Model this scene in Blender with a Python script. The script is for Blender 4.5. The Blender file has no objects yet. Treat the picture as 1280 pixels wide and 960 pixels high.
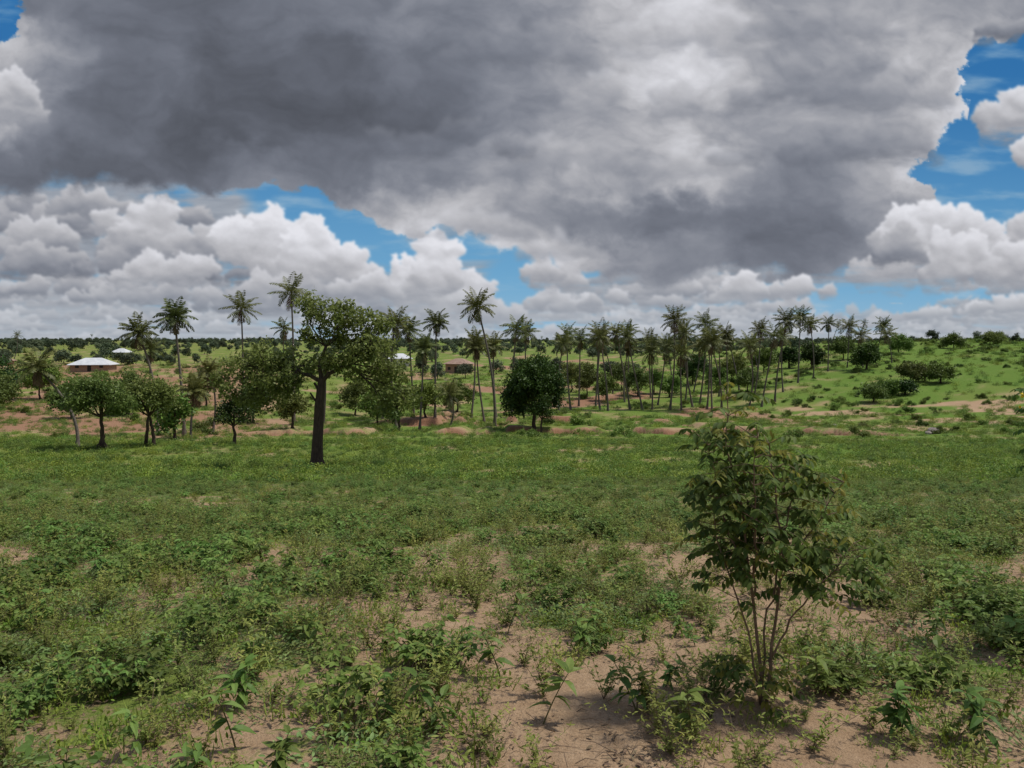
import bpy, math, numpy as np
from mathutils import Vector
rng=np.random.default_rng(7)
scene=bpy.context.scene
R=math.radians
# ---------------------------------------------------------------- noise
_perm=np.random.default_rng(3).permutation(256)
_ang=np.random.default_rng(4).random(256)*2*np.pi
_gx=np.cos(_ang);_gy=np.sin(_ang)
def perlin(x,y,seed=0):
    x=np.asarray(x,float)+seed*17.37;y=np.asarray(y,float)+seed*9.91
    xi=np.floor(x).astype(int);yi=np.floor(y).astype(int);xf=x-xi;yf=y-yi
    def g(ix,iy,dx,dy):
        h=_perm[(_perm[ix&255]+iy)&255];return _gx[h]*dx+_gy[h]*dy
    u=xf*xf*xf*(xf*(xf*6-15)+10);v=yf*yf*yf*(yf*(yf*6-15)+10)
    a=g(xi,yi,xf,yf);b=g(xi+1,yi,xf-1,yf);c=g(xi,yi+1,xf,yf-1);d=g(xi+1,yi+1,xf-1,yf-1)
    return ((a+(b-a)*u)*(1-v)+(c+(d-c)*u)*v)*1.5
def fbm(x,y,o=5,seed=0,gain=.5,billow=False):
    s=0;a=1;t=0;x=np.asarray(x,float);y=np.asarray(y,float)
    for i in range(o):
        n=perlin(x,y,seed+i*3.1)
        if billow:n=np.abs(n)*2-.6
        s=s+a*n;t+=a;a*=gain;x,y=x*1.62-y*1.18,x*1.18+y*1.62
    return s/t
def ss(a,b,x):
    t=np.clip((x-a)/(b-a),0,1);return t*t*(3-2*t)
# ---------------------------------------------------------------- mesh helper
class MB:
    def __init__(s):s.v=[];s.q=[];s.m=[];s.t=[];s.n=0
    def add(s,v,q,mat=0,tint=0.5):
        v=np.asarray(v,float).reshape(-1,3);q=np.asarray(q,int).reshape(-1,4)
        s.v.append(v);s.q.append(q+s.n);s.m.append(np.full(len(q),mat));s.n+=len(v)
        s.t.append(np.broadcast_to(np.asarray(tint,float),(len(v),)).copy())
    def mesh(s,name,mats,smooth=False):
        v=np.concatenate(s.v);q=np.concatenate(s.q);m=np.concatenate(s.m);t=np.concatenate(s.t)
        return mkmesh(name,v,q,mats,m,{'tint':t},smooth)
    def obj(s,name,mats,loc=(0,0,0),smooth=False,link=True):
        o=bpy.data.objects.new(name,s.mesh(name,mats,smooth));o.location=loc
        if link:scene.collection.objects.link(o)
        return o
def mkmesh(name,v,q,mats,m=None,attrs={},smooth=False):
    me=bpy.data.meshes.new(name)
    me.vertices.add(len(v));me.vertices.foreach_set('co',v.astype(np.float32).ravel())
    me.loops.add(len(q)*4);me.loops.foreach_set('vertex_index',q.astype(np.int32).ravel())
    me.polygons.add(len(q));me.polygons.foreach_set('loop_start',(np.arange(len(q))*4).astype(np.int32))
    for x in mats:me.materials.append(x)
    if m is not None:me.polygons.foreach_set('material_index',m.astype(np.int32))
    me.polygons.foreach_set('use_smooth',np.full(len(q),smooth))
    for k,a in attrs.items():
        if a.ndim==1:
            at=me.attributes.new(k,'FLOAT','POINT');at.data.foreach_set('value',a.astype(np.float32))
        else:
            at=me.attributes.new(k,'FLOAT_COLOR','POINT')
            at.data.foreach_set('color',np.concatenate([a,np.ones((len(a),1))],1).astype(np.float32).ravel())
    me.update(calc_edges=True);me.validate()
    return me
def nrm(a):return a/np.maximum(np.linalg.norm(a,axis=-1,keepdims=True),1e-9)
def tube(mb,pts,rad,sides=6,mat=0,tint=.5):
    pts=np.asarray(pts,float);n=len(pts);rad=np.broadcast_to(rad,(n,))
    T=nrm(np.gradient(pts,axis=0));ref=np.array([.13,.97,.2]) if abs(T[0][1])<.8 else np.array([1.,0,0])
    A=nrm(np.cross(T,ref));B=np.cross(T,A)
    th=np.arange(sides)*2*np.pi/sides
    V=pts[:,None]+rad[:,None,None]*(np.cos(th)[None,:,None]*A[:,None]+np.sin(th)[None,:,None]*B[:,None])
    i=np.arange(n-1)[:,None]*sides;j=np.arange(sides)[None];k=(j+1)%sides
    q=np.stack([i+j,i+k,i+sides+k,i+sides+j],-1)
    mb.add(V,q,mat,tint)
def rdir(n,r=None):
    r=r or rng;return nrm(r.normal(size=(n,3)))
def diamonds(mb,P,D,N,L,W,mat,tint):
    n=len(P);S=nrm(np.cross(D,N));L=np.broadcast_to(L,(n,))[:,None];W=np.broadcast_to(W,(n,))[:,None]
    V=np.stack([P,P+D*L*.45+S*W*.5,P+D*L,P+D*L*.45-S*W*.5],1)
    mb.add(V,np.arange(n*4).reshape(n,4),mat,np.repeat(np.broadcast_to(tint,(n,)),4))
ST=np.array([0,.22,.5,.78,1.]);SW=np.array([.08,.8,1,.62,.02])
def leaves(mb,P,D,N,L,W,mat,tint,fold=.18,droop=.25):
    n=len(P);S=nrm(np.cross(D,N));N=np.cross(S,D);L=np.broadcast_to(L,(n,))[:,None,None];W=np.broadcast_to(W,(n,))[:,None,None]
    t=ST[None,:,None];w=SW[None,:,None]
    C=P[:,None]+D[:,None]*L*t-N[:,None]*L*droop*t*t
    Lf=C+S[:,None]*W*w*.5+N[:,None]*W*w*fold;Rt=C-S[:,None]*W*w*.5+N[:,None]*W*w*fold
    V=np.stack([Lf,C,Rt],2).reshape(n,-1,3)
    q=[]
    for k in range(len(ST)-1):
        for j in (0,1):q.append([k*3+j,k*3+j+1,k*3+j+4,k*3+j+3])
    q=np.array(q)[None]+np.arange(n)[:,None,None]*V.shape[1]
    mb.add(V,q,mat,np.repeat(np.broadcast_to(tint,(n,)),V.shape[1]))
# ---------------------------------------------------------------- materials
def newmat(name):
    m=bpy.data.materials.new(name);m.use_nodes=True;nt=m.node_tree;nt.nodes.clear()
    return m,nt,nt.nodes,nt.links
def leafmat(name,a,b,transl=.3,rough=.5,var=.35):
    m,nt,N,Lk=newmat(name)
    out=N.new('ShaderNodeOutputMaterial');at=N.new('ShaderNodeAttribute');at.attribute_name='tint'
    oi=N.new('ShaderNodeObjectInfo');mx=N.new('ShaderNodeMix');mx.data_type='RGBA'
    mx.inputs['A'].default_value=(*a,1);mx.inputs['B'].default_value=(*b,1);Lk.new(at.outputs['Fac'],mx.inputs['Factor'])
    hs=N.new('ShaderNodeHueSaturation')
    mr=N.new('ShaderNodeMapRange');mr.inputs['To Min'].default_value=1-var;mr.inputs['To Max'].default_value=1+var
    Lk.new(oi.outputs['Random'],mr.inputs['Value']);Lk.new(mr.outputs[0],hs.inputs['Value'])
    mu=N.new('ShaderNodeMath');mu.operation='MULTIPLY';mu.inputs[1].default_value=7.31
    fr=N.new('ShaderNodeMath');fr.operation='FRACT';Lk.new(oi.outputs['Random'],mu.inputs[0]);Lk.new(mu.outputs[0],fr.inputs[0])
    mr2=N.new('ShaderNodeMapRange');mr2.inputs['To Min'].default_value=.5-.03;mr2.inputs['To Max'].default_value=.5+.015
    Lk.new(fr.outputs[0],mr2.inputs['Value']);Lk.new(mr2.outputs[0],hs.inputs['Hue'])
    Lk.new(mx.outputs['Result'],hs.inputs['Color'])
    p=N.new('ShaderNodeBsdfPrincipled');p.inputs['Roughness'].default_value=rough;p.inputs['Specular IOR Level'].default_value=.2
    Lk.new(hs.outputs[0],p.inputs['Base Color'])
    if transl>0:
        t=N.new('ShaderNodeBsdfTranslucent');ms=N.new('ShaderNodeMixShader');ms.inputs[0].default_value=transl
        Lk.new(hs.outputs[0],t.inputs['Color'])
        Lk.new(p.outputs[0],ms.inputs[1]);Lk.new(t.outputs[0],ms.inputs[2]);Lk.new(ms.outputs[0],out.inputs[0])
    else:Lk.new(p.outputs[0],out.inputs[0])
    return m
def roughmat(name,a,b,scale=8,rough=.9,bump=.4,stretch=(1,1,1)):
    m,nt,N,Lk=newmat(name)
    out=N.new('ShaderNodeOutputMaterial');tc=N.new('ShaderNodeTexCoord');mp=N.new('ShaderNodeMapping');mp.inputs['Scale'].default_value=stretch
    n=N.new('ShaderNodeTexNoise');n.inputs['Scale'].default_value=scale;n.inputs['Detail'].default_value=8;n.inputs['Roughness'].default_value=.65
    cr=N.new('ShaderNodeValToRGB');cr.color_ramp.elements[0].position=.32;cr.color_ramp.elements[1].position=.68
    cr.color_ramp.elements[0].color=(*a,1);cr.color_ramp.elements[1].color=(*b,1)
    p=N.new('ShaderNodeBsdfPrincipled');p.inputs['Roughness'].default_value=rough
    bp=N.new('ShaderNodeBump');bp.inputs['Strength'].default_value=bump;bp.inputs['Distance'].default_value=.05
    Lk.new(tc.outputs['Object'],mp.inputs[0]);Lk.new(mp.outputs[0],n.inputs['Vector']);Lk.new(n.outputs[0],cr.inputs[0]);Lk.new(cr.outputs[0],p.inputs['Base Color'])
    Lk.new(n.outputs[0],bp.inputs['Height']);Lk.new(bp.outputs[0],p.inputs['Normal']);Lk.new(p.outputs[0],out.inputs[0])
    return m
M_bark=roughmat('bark_dark',(.028,.018,.013),(.085,.058,.042),6,stretch=(2,2,.5),bump=.9)
M_palmtrunk=roughmat('palm_bark',(.08,.068,.055),(.17,.145,.12),3,stretch=(1,1,3))
M_stem=roughmat('green_stem',(.08,.10,.03),(.17,.15,.06),20)
M_twig=roughmat('dry_twig',(.10,.065,.04),(.24,.17,.11),20)
M_palmleaf=leafmat('palm_frond',(.05,.07,.022),(.145,.165,.05),.25,.45,.25)
M_palmdry=leafmat('palm_frond_dry',(.12,.085,.05),(.20,.15,.09),.0,.7,.2)
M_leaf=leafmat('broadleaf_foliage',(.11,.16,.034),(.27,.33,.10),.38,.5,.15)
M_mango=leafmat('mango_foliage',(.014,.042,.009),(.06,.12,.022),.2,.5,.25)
M_acacia=leafmat('acacia_foliage',(.07,.11,.024),(.18,.23,.06),.3,.5,.25)
M_bush=leafmat('bush_foliage',(.065,.12,.02),(.17,.25,.05),.25,.5,.4)
M_bean=leafmat('bean_leaf',(.09,.17,.032),(.19,.29,.07),.35,.55,.35)
M_mat=leafmat('creeper_leaf',(.13,.215,.065),(.23,.325,.115),.3,.6,.3)
M_seed=leafmat('seedling_leaf',(.095,.18,.035),(.19,.285,.07),.35,.5,.2)
M_weed=leafmat('weed_leaf',(.14,.19,.035),(.27,.30,.08),.3,.6,.35)
M_grass=leafmat('grass_blade',(.135,.225,.03),(.24,.32,.055),.3,.6,.3)
M_sap=leafmat('sapling_leaf',(.035,.085,.016),(.115,.19,.034),.3,.6,.1)
M_sapy=leafmat('sapling_leaf_young',(.14,.19,.03),(.27,.28,.05),.4,.5,.1)
M_flower=leafmat('yellow_flower',(.7,.42,.02),(.8,.6,.05),.3,.6,.1)
M_dist=leafmat('far_foliage_hazed',(.055,.085,.05),(.12,.155,.085),0,.7,.45)  # distance haze put into the leaf colour: greyer and bluer green

# ---------------------------------------------------------------- terrain
_py=[-80,-30,0,3,5,8,12,20,30,45,60,75,90,110,150,180,250,350,500,800,2000,5000]
_pz=[3,1,.05,0,-.15,-.55,-1.15,-2.4,-3.9,-5.8,-7,-7.9,-9.3,-11,-12.1,-11.2,-8.4,-5.6,-3.8,-2.6,-1,1.0]
_u=np.linspace(np.arcsinh(-80/4),np.arcsinh(5000/4),1500)
_z=np.interp(4*np.sinh(_u),_py,_pz);_k=np.hanning(61);_k/=_k.sum()
_z=np.convolve(np.pad(_z,30,'edge'),_k,'valid')
_z-=np.interp(np.arcsinh(3/4),_u,_z)
def gully(x,y):
    yc=93+5*np.sin(x*.07+.5)+2.5*np.sin(.21*x+1)+5*fbm(x/4,x*0+3,5,5,.6)
    f=ss(-34,-26,x)*(1-ss(38,52,x))*ss(-.25,.1,fbm(x/6,x*0+7,4,15)+.0);return yc,f
def gully2(x):
    return 112+6*np.sin(x*.05+2)+5*fbm(x/6,x*0+9,5,8,.6),ss(-26,-14,x)*(1-ss(16,30,x))*ss(-.2,.1,fbm(x/6,x*0+17,4,16))
def H(x,y):
    x=np.asarray(x,float);y=np.asarray(y,float)
    z=np.interp(np.arcsinh(y/4),_u,_z)
    z=z+.05*fbm(x/2.5,y/2.5,4,1)*ss(1,4,np.abs(y)+np.abs(x))
    z=z+.35*ss(15,60,y)*fbm(x/14,y/14,3,2)+.9*ss(90,200,y)*fbm(x/45,y/45,4,3)+2.0*ss(300,700,y)*fbm(x/160,y/160,3,4)
    z=z+(6.6*ss(30,115,x)+3.0*ss(70,170,x))*ss(95,175,y)*(1-ss(260,420,y))
    z=z+2.8*ss(20,60,-x)*ss(80,125,y)*(1-ss(190,330,y))
    yc,f=gully(x,y);dy=y-yc
    z=z-.9*f*np.exp(-(dy/1.5)**4)+.7*f*ss(.6,1.3,dy)*(1-ss(4,40,dy))
    yc2,f2=gully2(x)
    z=z+.9*f2*ss(0,.8,y-yc2)*(1-ss(5,40,y-yc2))
    return z
def Hs(x,y):return float(H(np.array([x]),np.array([y]))[0])
def veg(x,y):
    s=x/np.maximum(y,1)
    n=fbm(x/1.3,y/1.7,5,11);n2=fbm(x/6,y/7,3,12)
    base=.80-.28*ss(-.22,-.03,s+.15*n2)*(1-ss(8,15,y))-.12*(1-ss(2.8,4.0,y))
    base=base+.08*ss(.3,.42,s)*ss(5,9,y)
    v=base+1.05*n+.4*n2
    return np.clip(v,0,1)
ys=[-80.];
while ys[-1]<5000:
    y=ys[-1]
    if y<-5:st=2.5
    elif y<55:st=max(.06,.012*abs(y))
    elif y<82:st=.6
    elif y<125:st=.3
    else:st=max(.5,.012*y)
    ys.append(y+st)
ys=np.array(ys);ts=np.linspace(-1.35,1.35,620);ts=ts*(.65+.35*np.abs(ts)/1.35)
Y,T=np.meshgrid(ys,ts,indexing='ij');X=T*(np.maximum(Y,0)+32)
Z=H(X,Y)
S_=X/np.maximum(Y,1)
vg=veg(X,Y)
near=ss(14,40,Y);green=vg*.66*(1-near)+near*(.70+.65*fbm(X/7,Y/7,5,14))
yc,f=gully(X,Y);dy=Y-yc
red=f*ss(-1.6,-.8,dy)*(1-ss(1.0,1.8+5*np.clip(fbm(X/4,Y/4,4,20)+.1,0,1),dy))
yc2,f2=gully2(X)
red=np.maximum(red,f2*ss(-1.4,-.2,Y-yc2)*(1-ss(.9,3,Y-yc2)))
patch=ss(.08,.28,fbm(X/18,Y/26,4,22))*ss(95,115,Y)*(1-ss(260,420,Y))*(1-.85*ss(25,60,X))
red=np.maximum(red,patch*.9*ss(-80,20,X))
bareL=ss(.0,.25,fbm(X/13,Y/18,4,24)+.22)*ss(-.25,-.38,S_)*ss(74,90,Y)*(1-ss(230,300,Y))
trk=np.exp(-((X+62+.55*(Y-110)+4*np.sin(Y*.06))/1.8)**2)*ss(78,85,Y)*(1-ss(200,230,Y))
bareL=np.maximum(bareL,trk)
bareR=ss(.05,.2,fbm(X/14,Y/6,3,26)+.05)*ss(.30,.38,S_)*ss(98,106,Y)*(1-ss(135,150,Y))
green=green*(1-np.clip(red+bareL*.95+bareR*.6,0,1))+.2*ss(.35,.5,S_)*ss(130,160,Y)
red=np.maximum(red,bareL*.8)
dry=np.clip(.30+.9*fbm(X/9,Y/12,4,28)+.35*ss(-.1,-.5,S_)*ss(20,45,Y)-.3*ss(.1,.5,S_)*ss(10,30,Y),0,1)
q=(np.arange(len(ys)-1)[:,None]*len(ts)+np.arange(len(ts)-1)[None])
q=np.stack([q,q+1,q+len(ts)+1,q+len(ts)],-1).reshape(-1,4)
gm,nt,N,Lk=newmat('field_ground')
out=N.new('ShaderNodeOutputMaterial');p=N.new('ShaderNodeBsdfPrincipled');p.inputs['Roughness'].default_value=.95;p.inputs['Specular IOR Level'].default_value=.15
at=N.new('ShaderNodeAttribute');at.attribute_name='cover';sp=N.new('ShaderNodeSeparateColor');Lk.new(at.outputs['Color'],sp.inputs[0])
tc=N.new('ShaderNodeTexCoord')
def noise(sc,det=6,ro=.6):
    n=N.new('ShaderNodeTexNoise');n.inputs['Scale'].default_value=sc;n.inputs['Detail'].default_value=det;n.inputs['Roughness'].default_value=ro
    Lk.new(tc.outputs['Object'],n.inputs['Vector']);return n.outputs[0]
def mixc(f,a,b):
    m=N.new('ShaderNodeMix');m.data_type='RGBA'
    for s,v in (('Factor',f),('A',a),('B',b)):
        if isinstance(v,tuple):m.inputs[s].default_value=(*v,1)
        elif isinstance(v,float):m.inputs[s].default_value=v
        else:Lk.new(v,m.inputs[s])
    return m.outputs['Result']
def rng_(v,a,b,c=0.,d=1.):
    m=N.new('ShaderNodeMapRange');m.inputs['From Min'].default_value=a;m.inputs['From Max'].default_value=b;m.inputs['To Min'].default_value=c;m.inputs['To Max'].default_value=d
    Lk.new(v,m.inputs['Value']);return m.outputs[0]
def mth(op,a,b):
    m=N.new('ShaderNodeMath');m.operation=op
    for i,v in enumerate((a,b)):
        if isinstance(v,float):m.inputs[i].default_value=v
        else:Lk.new(v,m.inputs[i])
    return m.outputs[0]
n1=noise(1.1,3);n2=noise(9,7,.7);n3=noise(60,4,.7)
soil=mixc(rng_(n2,.35,.68),(.35,.235,.14),(.47,.335,.215))
soil=mixc(rng_(n3,.5,.72),soil,(.24,.155,.09))
soil=mixc(rng_(n1,.4,.7,0.,.5),soil,(.31,.20,.125))
redc=mixc(rng_(n2,.35,.65),(.17,.085,.05),(.33,.18,.11))
soil=mixc(sp.outputs[1],soil,redc)
gr=mixc(rng_(n2,.35,.65),(.075,.14,.018),(.145,.235,.035))
gry=mixc(rng_(n2,.35,.65),(.14,.17,.035),(.25,.265,.07))
gr=mixc(sp.outputs[2],gr,gry)
gr=mixc(rng_(n3,.45,.75,0.,.5),gr,(.05,.085,.016))
fac=mth('ADD',sp.outputs[0],mth('MULTIPLY',mth('SUBTRACT',n2,.5),1.5))
col=mixc(rng_(fac,.42,.62),soil,gr)
Lk.new(col,p.inputs['Base Color'])
bp=N.new('ShaderNodeBump');bp.inputs['Strength'].default_value=.8;bp.inputs['Distance'].default_value=.06
Lk.new(mth('ADD',n2,mth('MULTIPLY',n3,.35)),bp.inputs['Height']);Lk.new(bp.outputs[0],p.inputs['Normal']);Lk.new(p.outputs[0],out.inputs[0])
me=mkmesh('ground',np.stack([X,Y,Z],-1).reshape(-1,3),q,[gm],None,{'cover':np.clip(np.stack([green,red,dry],-1).reshape(-1,3),0,1)},True)
o=bpy.data.objects.new('ground',me);scene.collection.objects.link(o)

# ---------------------------------------------------------------- sky dome (cloud field)
def spaced(lo,a,b,hi,st,grow):
    c=list(np.arange(a,b,st));
    s=st
    while c[-1]<hi:s=min(s*grow,60);c.append(c[-1]+s)
    s=st
    while c[0]>lo:s=min(s*grow,60);c.insert(0,c[0]-s)
    return np.array(c)
# sky chart coords: gx = 985*tan(az)+640, gy = 425-985*tan(el)/cos(az)
half=985*(1+(np.pi-np.pi/4)*2)
gx=spaced(640-half,-40,1320,640+half,1.35,1.06);gx=np.clip(gx,640-half,640+half)
gy=spaced(-760,-25,440,480,1.3,1.06)
GY,GX=np.meshgrid(gy,gx,indexing='ij')
srng=np.random.default_rng(21)
w1=fbm(GX/150,GY/110,6,40);w2=fbm(GX/150,GY/110,6,50)
fx=6*fbm(GX/26,GY/22,5,110,.6)+2.4*fbm(GX/7,GY/6,3,115,.6);fy=6*fbm(GX/26,GY/22,5,120,.6)+2.4*fbm(GX/7,GY/6,3,125,.6)
wX=GX+fx*1.7;wY=GY+fy*1.7
k=ss(425,60,GY)[...,None]
img=((1-k)*np.array([118,172,208])+k*np.array([50,112,170]))
veil=(ss(-.05,.55,fbm(GX/110,GY/26,6,80))*.5)[...,None]
img=img*(1-veil)+np.array([180,194,206])*veil
def tint(t):
    p_=ss(105,190,t);return np.stack([t*(.94+.05*p_),t*(.98+.012*p_),t*(1.08-.06*p_)],-1)
def blur(a,n):
    for _ in range(n):
        a=(np.roll(a,1,0)+2*a+np.roll(a,-1,0))/4;a=(np.roll(a,1,1)+2*a+np.roll(a,-1,1))/4
    return a
def cumulus(cx,base,w,h,T,seed,soft=1.,nb=None,contrast=1.,prof=None,eb=2):
    global img
    r_=np.random.default_rng(seed)
    x0,x1=np.searchsorted(gx,[cx-w*.75,cx+w*.75]);y0,y1=np.searchsorted(gy,[base-h*1.5,base+h*.35])
    if x1-x0<3 or y1-y0<3:return
    xs=wX[y0:y1,x0:x1];yv=wY[y0:y1,x0:x1]
    hz_=np.full(xs.shape,-1e3)
    def put(a,b,r,z):
        i0,i1=np.searchsorted(gx[x0:x1],[a-r-16,a+r+16]);j0,j1=np.searchsorted(gy[y0:y1],[b-r-16,b+r+16])
        if i1<=i0 or j1<=j0:return
        xx=xs[j0:j1,i0:i1];yy_=yv[j0:j1,i0:i1]
        d2=(xx-a)**2+((yy_-b)*1.08)**2
        hz_[j0:j1,i0:i1]=np.maximum(hz_[j0:j1,i0:i1],np.where(d2<r*r,z+np.sqrt(np.maximum(r*r-d2,0)),-1e3))
    nb=nb or int(8+w/h*5)
    main=[]
    for i in range(nb):
        u=r_.uniform(-1,1);pk=(prof(u) if prof else (1-u*u)**.6*(.75+.4*perlin(u*2.2+seed,seed*.7+0*u,5)))
        r=h*r_.uniform(.18,.34)*(.55+.45*pk)
        v=r_.uniform(.0,1)**.8*max(pk-.25,.03)
        main.append((cx+u*w*.46,base-h*v-r*.15,r,0))
    for a,b,r,z in main:put(a,b,r,z)
    for a,b,r,z in main:
        for j in range(9):
            th=r_.uniform(-np.pi,0)*1.15+.2;q_=r_.uniform(.35,1.0);rr=r*r_.uniform(.22,.45)
            put(a+math.cos(th)*r*q_,b+math.sin(th)*r*q_*.95,rr,z+r*math.sqrt(max(1-q_*q_,0))*.9)
            if rr>3:
                for kx in range(4):
                    t2=r_.uniform(-np.pi,.3);r3=rr*r_.uniform(.3,.5)
                    put(a+math.cos(th)*r*q_+math.cos(t2)*rr*.85,b+math.sin(th)*r*q_*.95+math.sin(t2)*rr*.85,r3,z+r*math.sqrt(max(1-q_*q_,0))*.9+rr*.3)
    m=(hz_>-500).astype(float)
    hh=np.where(hz_>-500,hz_,0)
    al=blur(m,eb)
    hb=blur(hh,4);hB=blur(hh,20)
    gyv=np.gradient(hb)[0];gxv=np.gradient(hb)[1];gy2,gx2=np.gradient(hB)
    sh=np.tanh((gyv*.9-gxv*.25)*.6)*.46+np.tanh((gy2*.9-gx2*.25)*1.1)*.7
    GXl=GX[y0:y1,x0:x1];GYl=GY[y0:y1,x0:x1]
    yr=(base-GYl)/h
    body=T*(.82+.18*ss(.0,.85,yr))+sh*15*contrast+(6+h*.06)*fbm(GXl/22,GYl/15,5,seed%50,.62)+10*fbm(GXl/70,GYl/30,3,seed%41)
    body-=12*(1-ss(-.1,.35,yr))*contrast
    fade=ss(-.2,.18,yr+.16*fbm(GXl/30,GYl/10,4,seed%37))
    al=(al*fade*soft)[...,None]
    img[y0:y1,x0:x1]=img[y0:y1,x0:x1]*(1-al)+tint(np.clip(body,70,230))*al
# distant banks close to the horizon, then nearer heaps
blk=ss(-.15,.35,fbm(GX/170,GY/16,5,133)+.3*ss(340,425,GY)+.1)*ss(312,345,GY)
blk=np.maximum(blk,ss(-.25,.25,fbm(GX/120,GY/30,5,137)+.25)*(1-ss(300,345,GX+.4*(GY-250)))*ss(200,235,GY))
gapz=((GX-1075)/125)**2+((GY-378)/24)**2
gapz2=((GX-650)/48)**2+((GY-352)/36)**2
gapz3=((GX-440-1.9*(GY-290))/70)**2+((GY-290)/60)**2
blk=(blk*ss(.5,1.3,gapz)*ss(.5,1.4,gapz2)*ss(.6,1.3,gapz3))[...,None]
bt=164+26*fbm(GX/90,GY/12,5,139)+10*fbm(GX/30,GY/14,4,141)
img=img*(1-blk*.9)+tint(bt)*blk*.9
for rowb,hh_,ww,n in ((362,22,110,46),(378,20,95,60),(392,16,80,80),(405,13,70,95),(416,10,60,110),(426,9,60,110)):
    for i in range(n):
        cx=srng.uniform(-700,2000) if i%3 else srng.uniform(-40,1320)
        b=rowb+srng.normal(0,5);s_=srng.uniform(.6,1.5)
        if rowb<400 and ((cx-1075)/125)**2+((b-372)/26)**2<1.1:continue
        if rowb<395 and ((cx-650)/45)**2+((b-360)/38)**2<1:continue
        cumulus(cx,b,ww*s_,hh_*s_,srng.uniform(175,208),int(srng.integers(1e6)),.8,contrast=.55)
for i in range(60):
    cx=srng.choice([srng.uniform(-2500,-60),srng.uniform(1340,3700)]);b=srng.uniform(120,360);w_=srng.uniform(120,420)
    cumulus(cx,b,w_,w_*.35,srng.uniform(160,215),int(srng.integers(1e6)))
CL=[(30,300,220,60,176),(200,285,260,50,182),(90,270,200,44,192),(700,392,110,45,200),(590,404,150,60,204),(790,385,150,34,196),(850,372,150,28,192),(940,378,105,50,212),(985,388,60,30,204),(1200,398,190,26,207),(1260,392,120,30,202),
 (60,372,210,40,182),(190,380,260,38,188),(340,392,300,44,166),(120,345,190,42,172),(40,330,160,40,192),(250,352,250,50,164),
 (455,372,150,46,186),(550,395,130,105,218),(545,372,60,92,222),(700,362,70,62,210),(680,352,44,48,208),
 (130,325,270,92,198),(60,345,170,60,176),(215,330,200,86,198),(310,362,330,130,220),(395,368,170,100,218),(452,374,110,60,210)]
for i,c_ in enumerate(CL):cumulus(c_[0],c_[1],c_[2],c_[3],c_[4],500+i,1.,contrast=1.05)
# the nearer grey deck above
tp='''100,20,118 200,20,112 330,20,116 450,20,124 560,20,136 680,20,154 780,20,188 860,20,212 920,20,164 1000,20,154 1100,20,162 1200,30,150 1270,20,150
20,90,190 80,80,150 180,90,116 300,90,99 420,90,102 540,90,114 650,90,135 740,80,168 820,80,212 880,90,206 930,110,162 1000,100,150 1080,110,148 1150,90,176 1185,100,206 1260,90,195
10,130,192 60,160,126 150,160,106 280,160,94 400,160,94 520,160,107 640,150,132 740,160,166 820,160,184 900,160,164 980,160,153 1060,160,152 1130,190,164 1170,160,186
30,215,106 120,215,94 250,215,102 300,235,132 420,210,112 540,215,132 640,210,158 730,210,180 800,215,172 880,215,198 950,240,134 1040,230,128 1100,240,168
30,270,128 110,270,150 200,265,140 480,260,164 560,270,182 640,270,160 740,270,124 840,270,110 940,280,110 1040,290,118 1110,300,155
480,290,184 540,310,196 600,320,202 680,330,194 760,320,160 860,310,132 960,320,118 1060,340,134 1150,340,142 -150,100,120 -150,300,160 -300,200,150 1430,100,150 1430,300,170 1600,200,150 300,-150,110 700,-150,130 1100,-150,160'''
tp=np.array([[float(c) for c in t.split(',')] for t in tp.split()])
wb=fbm(GX/62,GY/50,6,60,.5,True)
wx=GX+40*w1+14*fbm(GX/40,GY/40,5,61,.55);wy=GY+30*w2+16*wb+8*fbm(GX/24,GY/20,4,63,.55)
num=np.full_like(GX,1e-4*150);den=np.full_like(GX,1e-4)
for a,b,c in tp:
    sg=44 if b>-100 and 0<=a<=1280 else 120
    kk=((wx-a)/sg)**2+((wy-b)/(sg*(.75 if b<255 else .55)))**2
    g=np.exp(-kk*1.0);num+=g*c;den+=g
tone=num/den
puff=ss(105,190,tone)
soft1=fbm(GX/120+.8*w1,GY/60+.8*w2,6,90,.55);soft2=fbm(GX/55+.6*w1,GY/36+.6*w2,5,95,.5,True)
tone=tone+soft1*(20+20*puff)+soft2*(5+16*puff)
tone=np.clip(tone,80,227)
edge=np.interp(gx,[-900,-300,0,60,130,230,300,345,400,460,520,560,610,640,700,760,820,880,920,960,1030,1090,1140,1175,1200,1215,1300,1500,1800,2600],
                  [300,280,262,248,244,250,242,238,250,272,294,288,308,318,340,358,364,348,342,346,356,348,328,205,150,60,40,120,250,300])[None]
dedge=edge-(GY+20*fbm(GX/60,GY/40,6,140,.55)+9*wb*2)
soften=8+22*ss(480,900,GX)*(1-ss(1050,1130,GX))+30*(1-ss(150,320,GX))
a_d=ss(0,1,(dedge+soften*.3)/soften)
gp=np.full_like(GX,-3.);ex=wX+10*w1+12*fbm(GX/42,GY/34,5,70,.55,True);ey=wY+10*fbm(GX/40,GY/32,5,75,.55,True)
for a,b,rx,ry,th in [(4,22,34,40,0),(1214,100,22,46,.1),(1188,195,26,50,.45),(1160,218,26,16,0)]:
    dx=ex-a;dyv=ey-b;c,s=math.cos(th),math.sin(th);u=dx*c+dyv*s;v=-dx*s+dyv*c
    gp=np.maximum(gp,(1-np.sqrt((u/rx)**2+(v/ry)**2))*min(rx,ry)/14)
a_d=a_d*(1-ss(-.12,.25,gp))
tone=tone+18*ss(-2.,-.1,gp)*ss(120,150,tone)+8*ss(30,0,dedge)*(1-ss(560,700,GX))
a_d=a_d[...,None];img=img*(1-a_d)+tint(tone)*a_d
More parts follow.
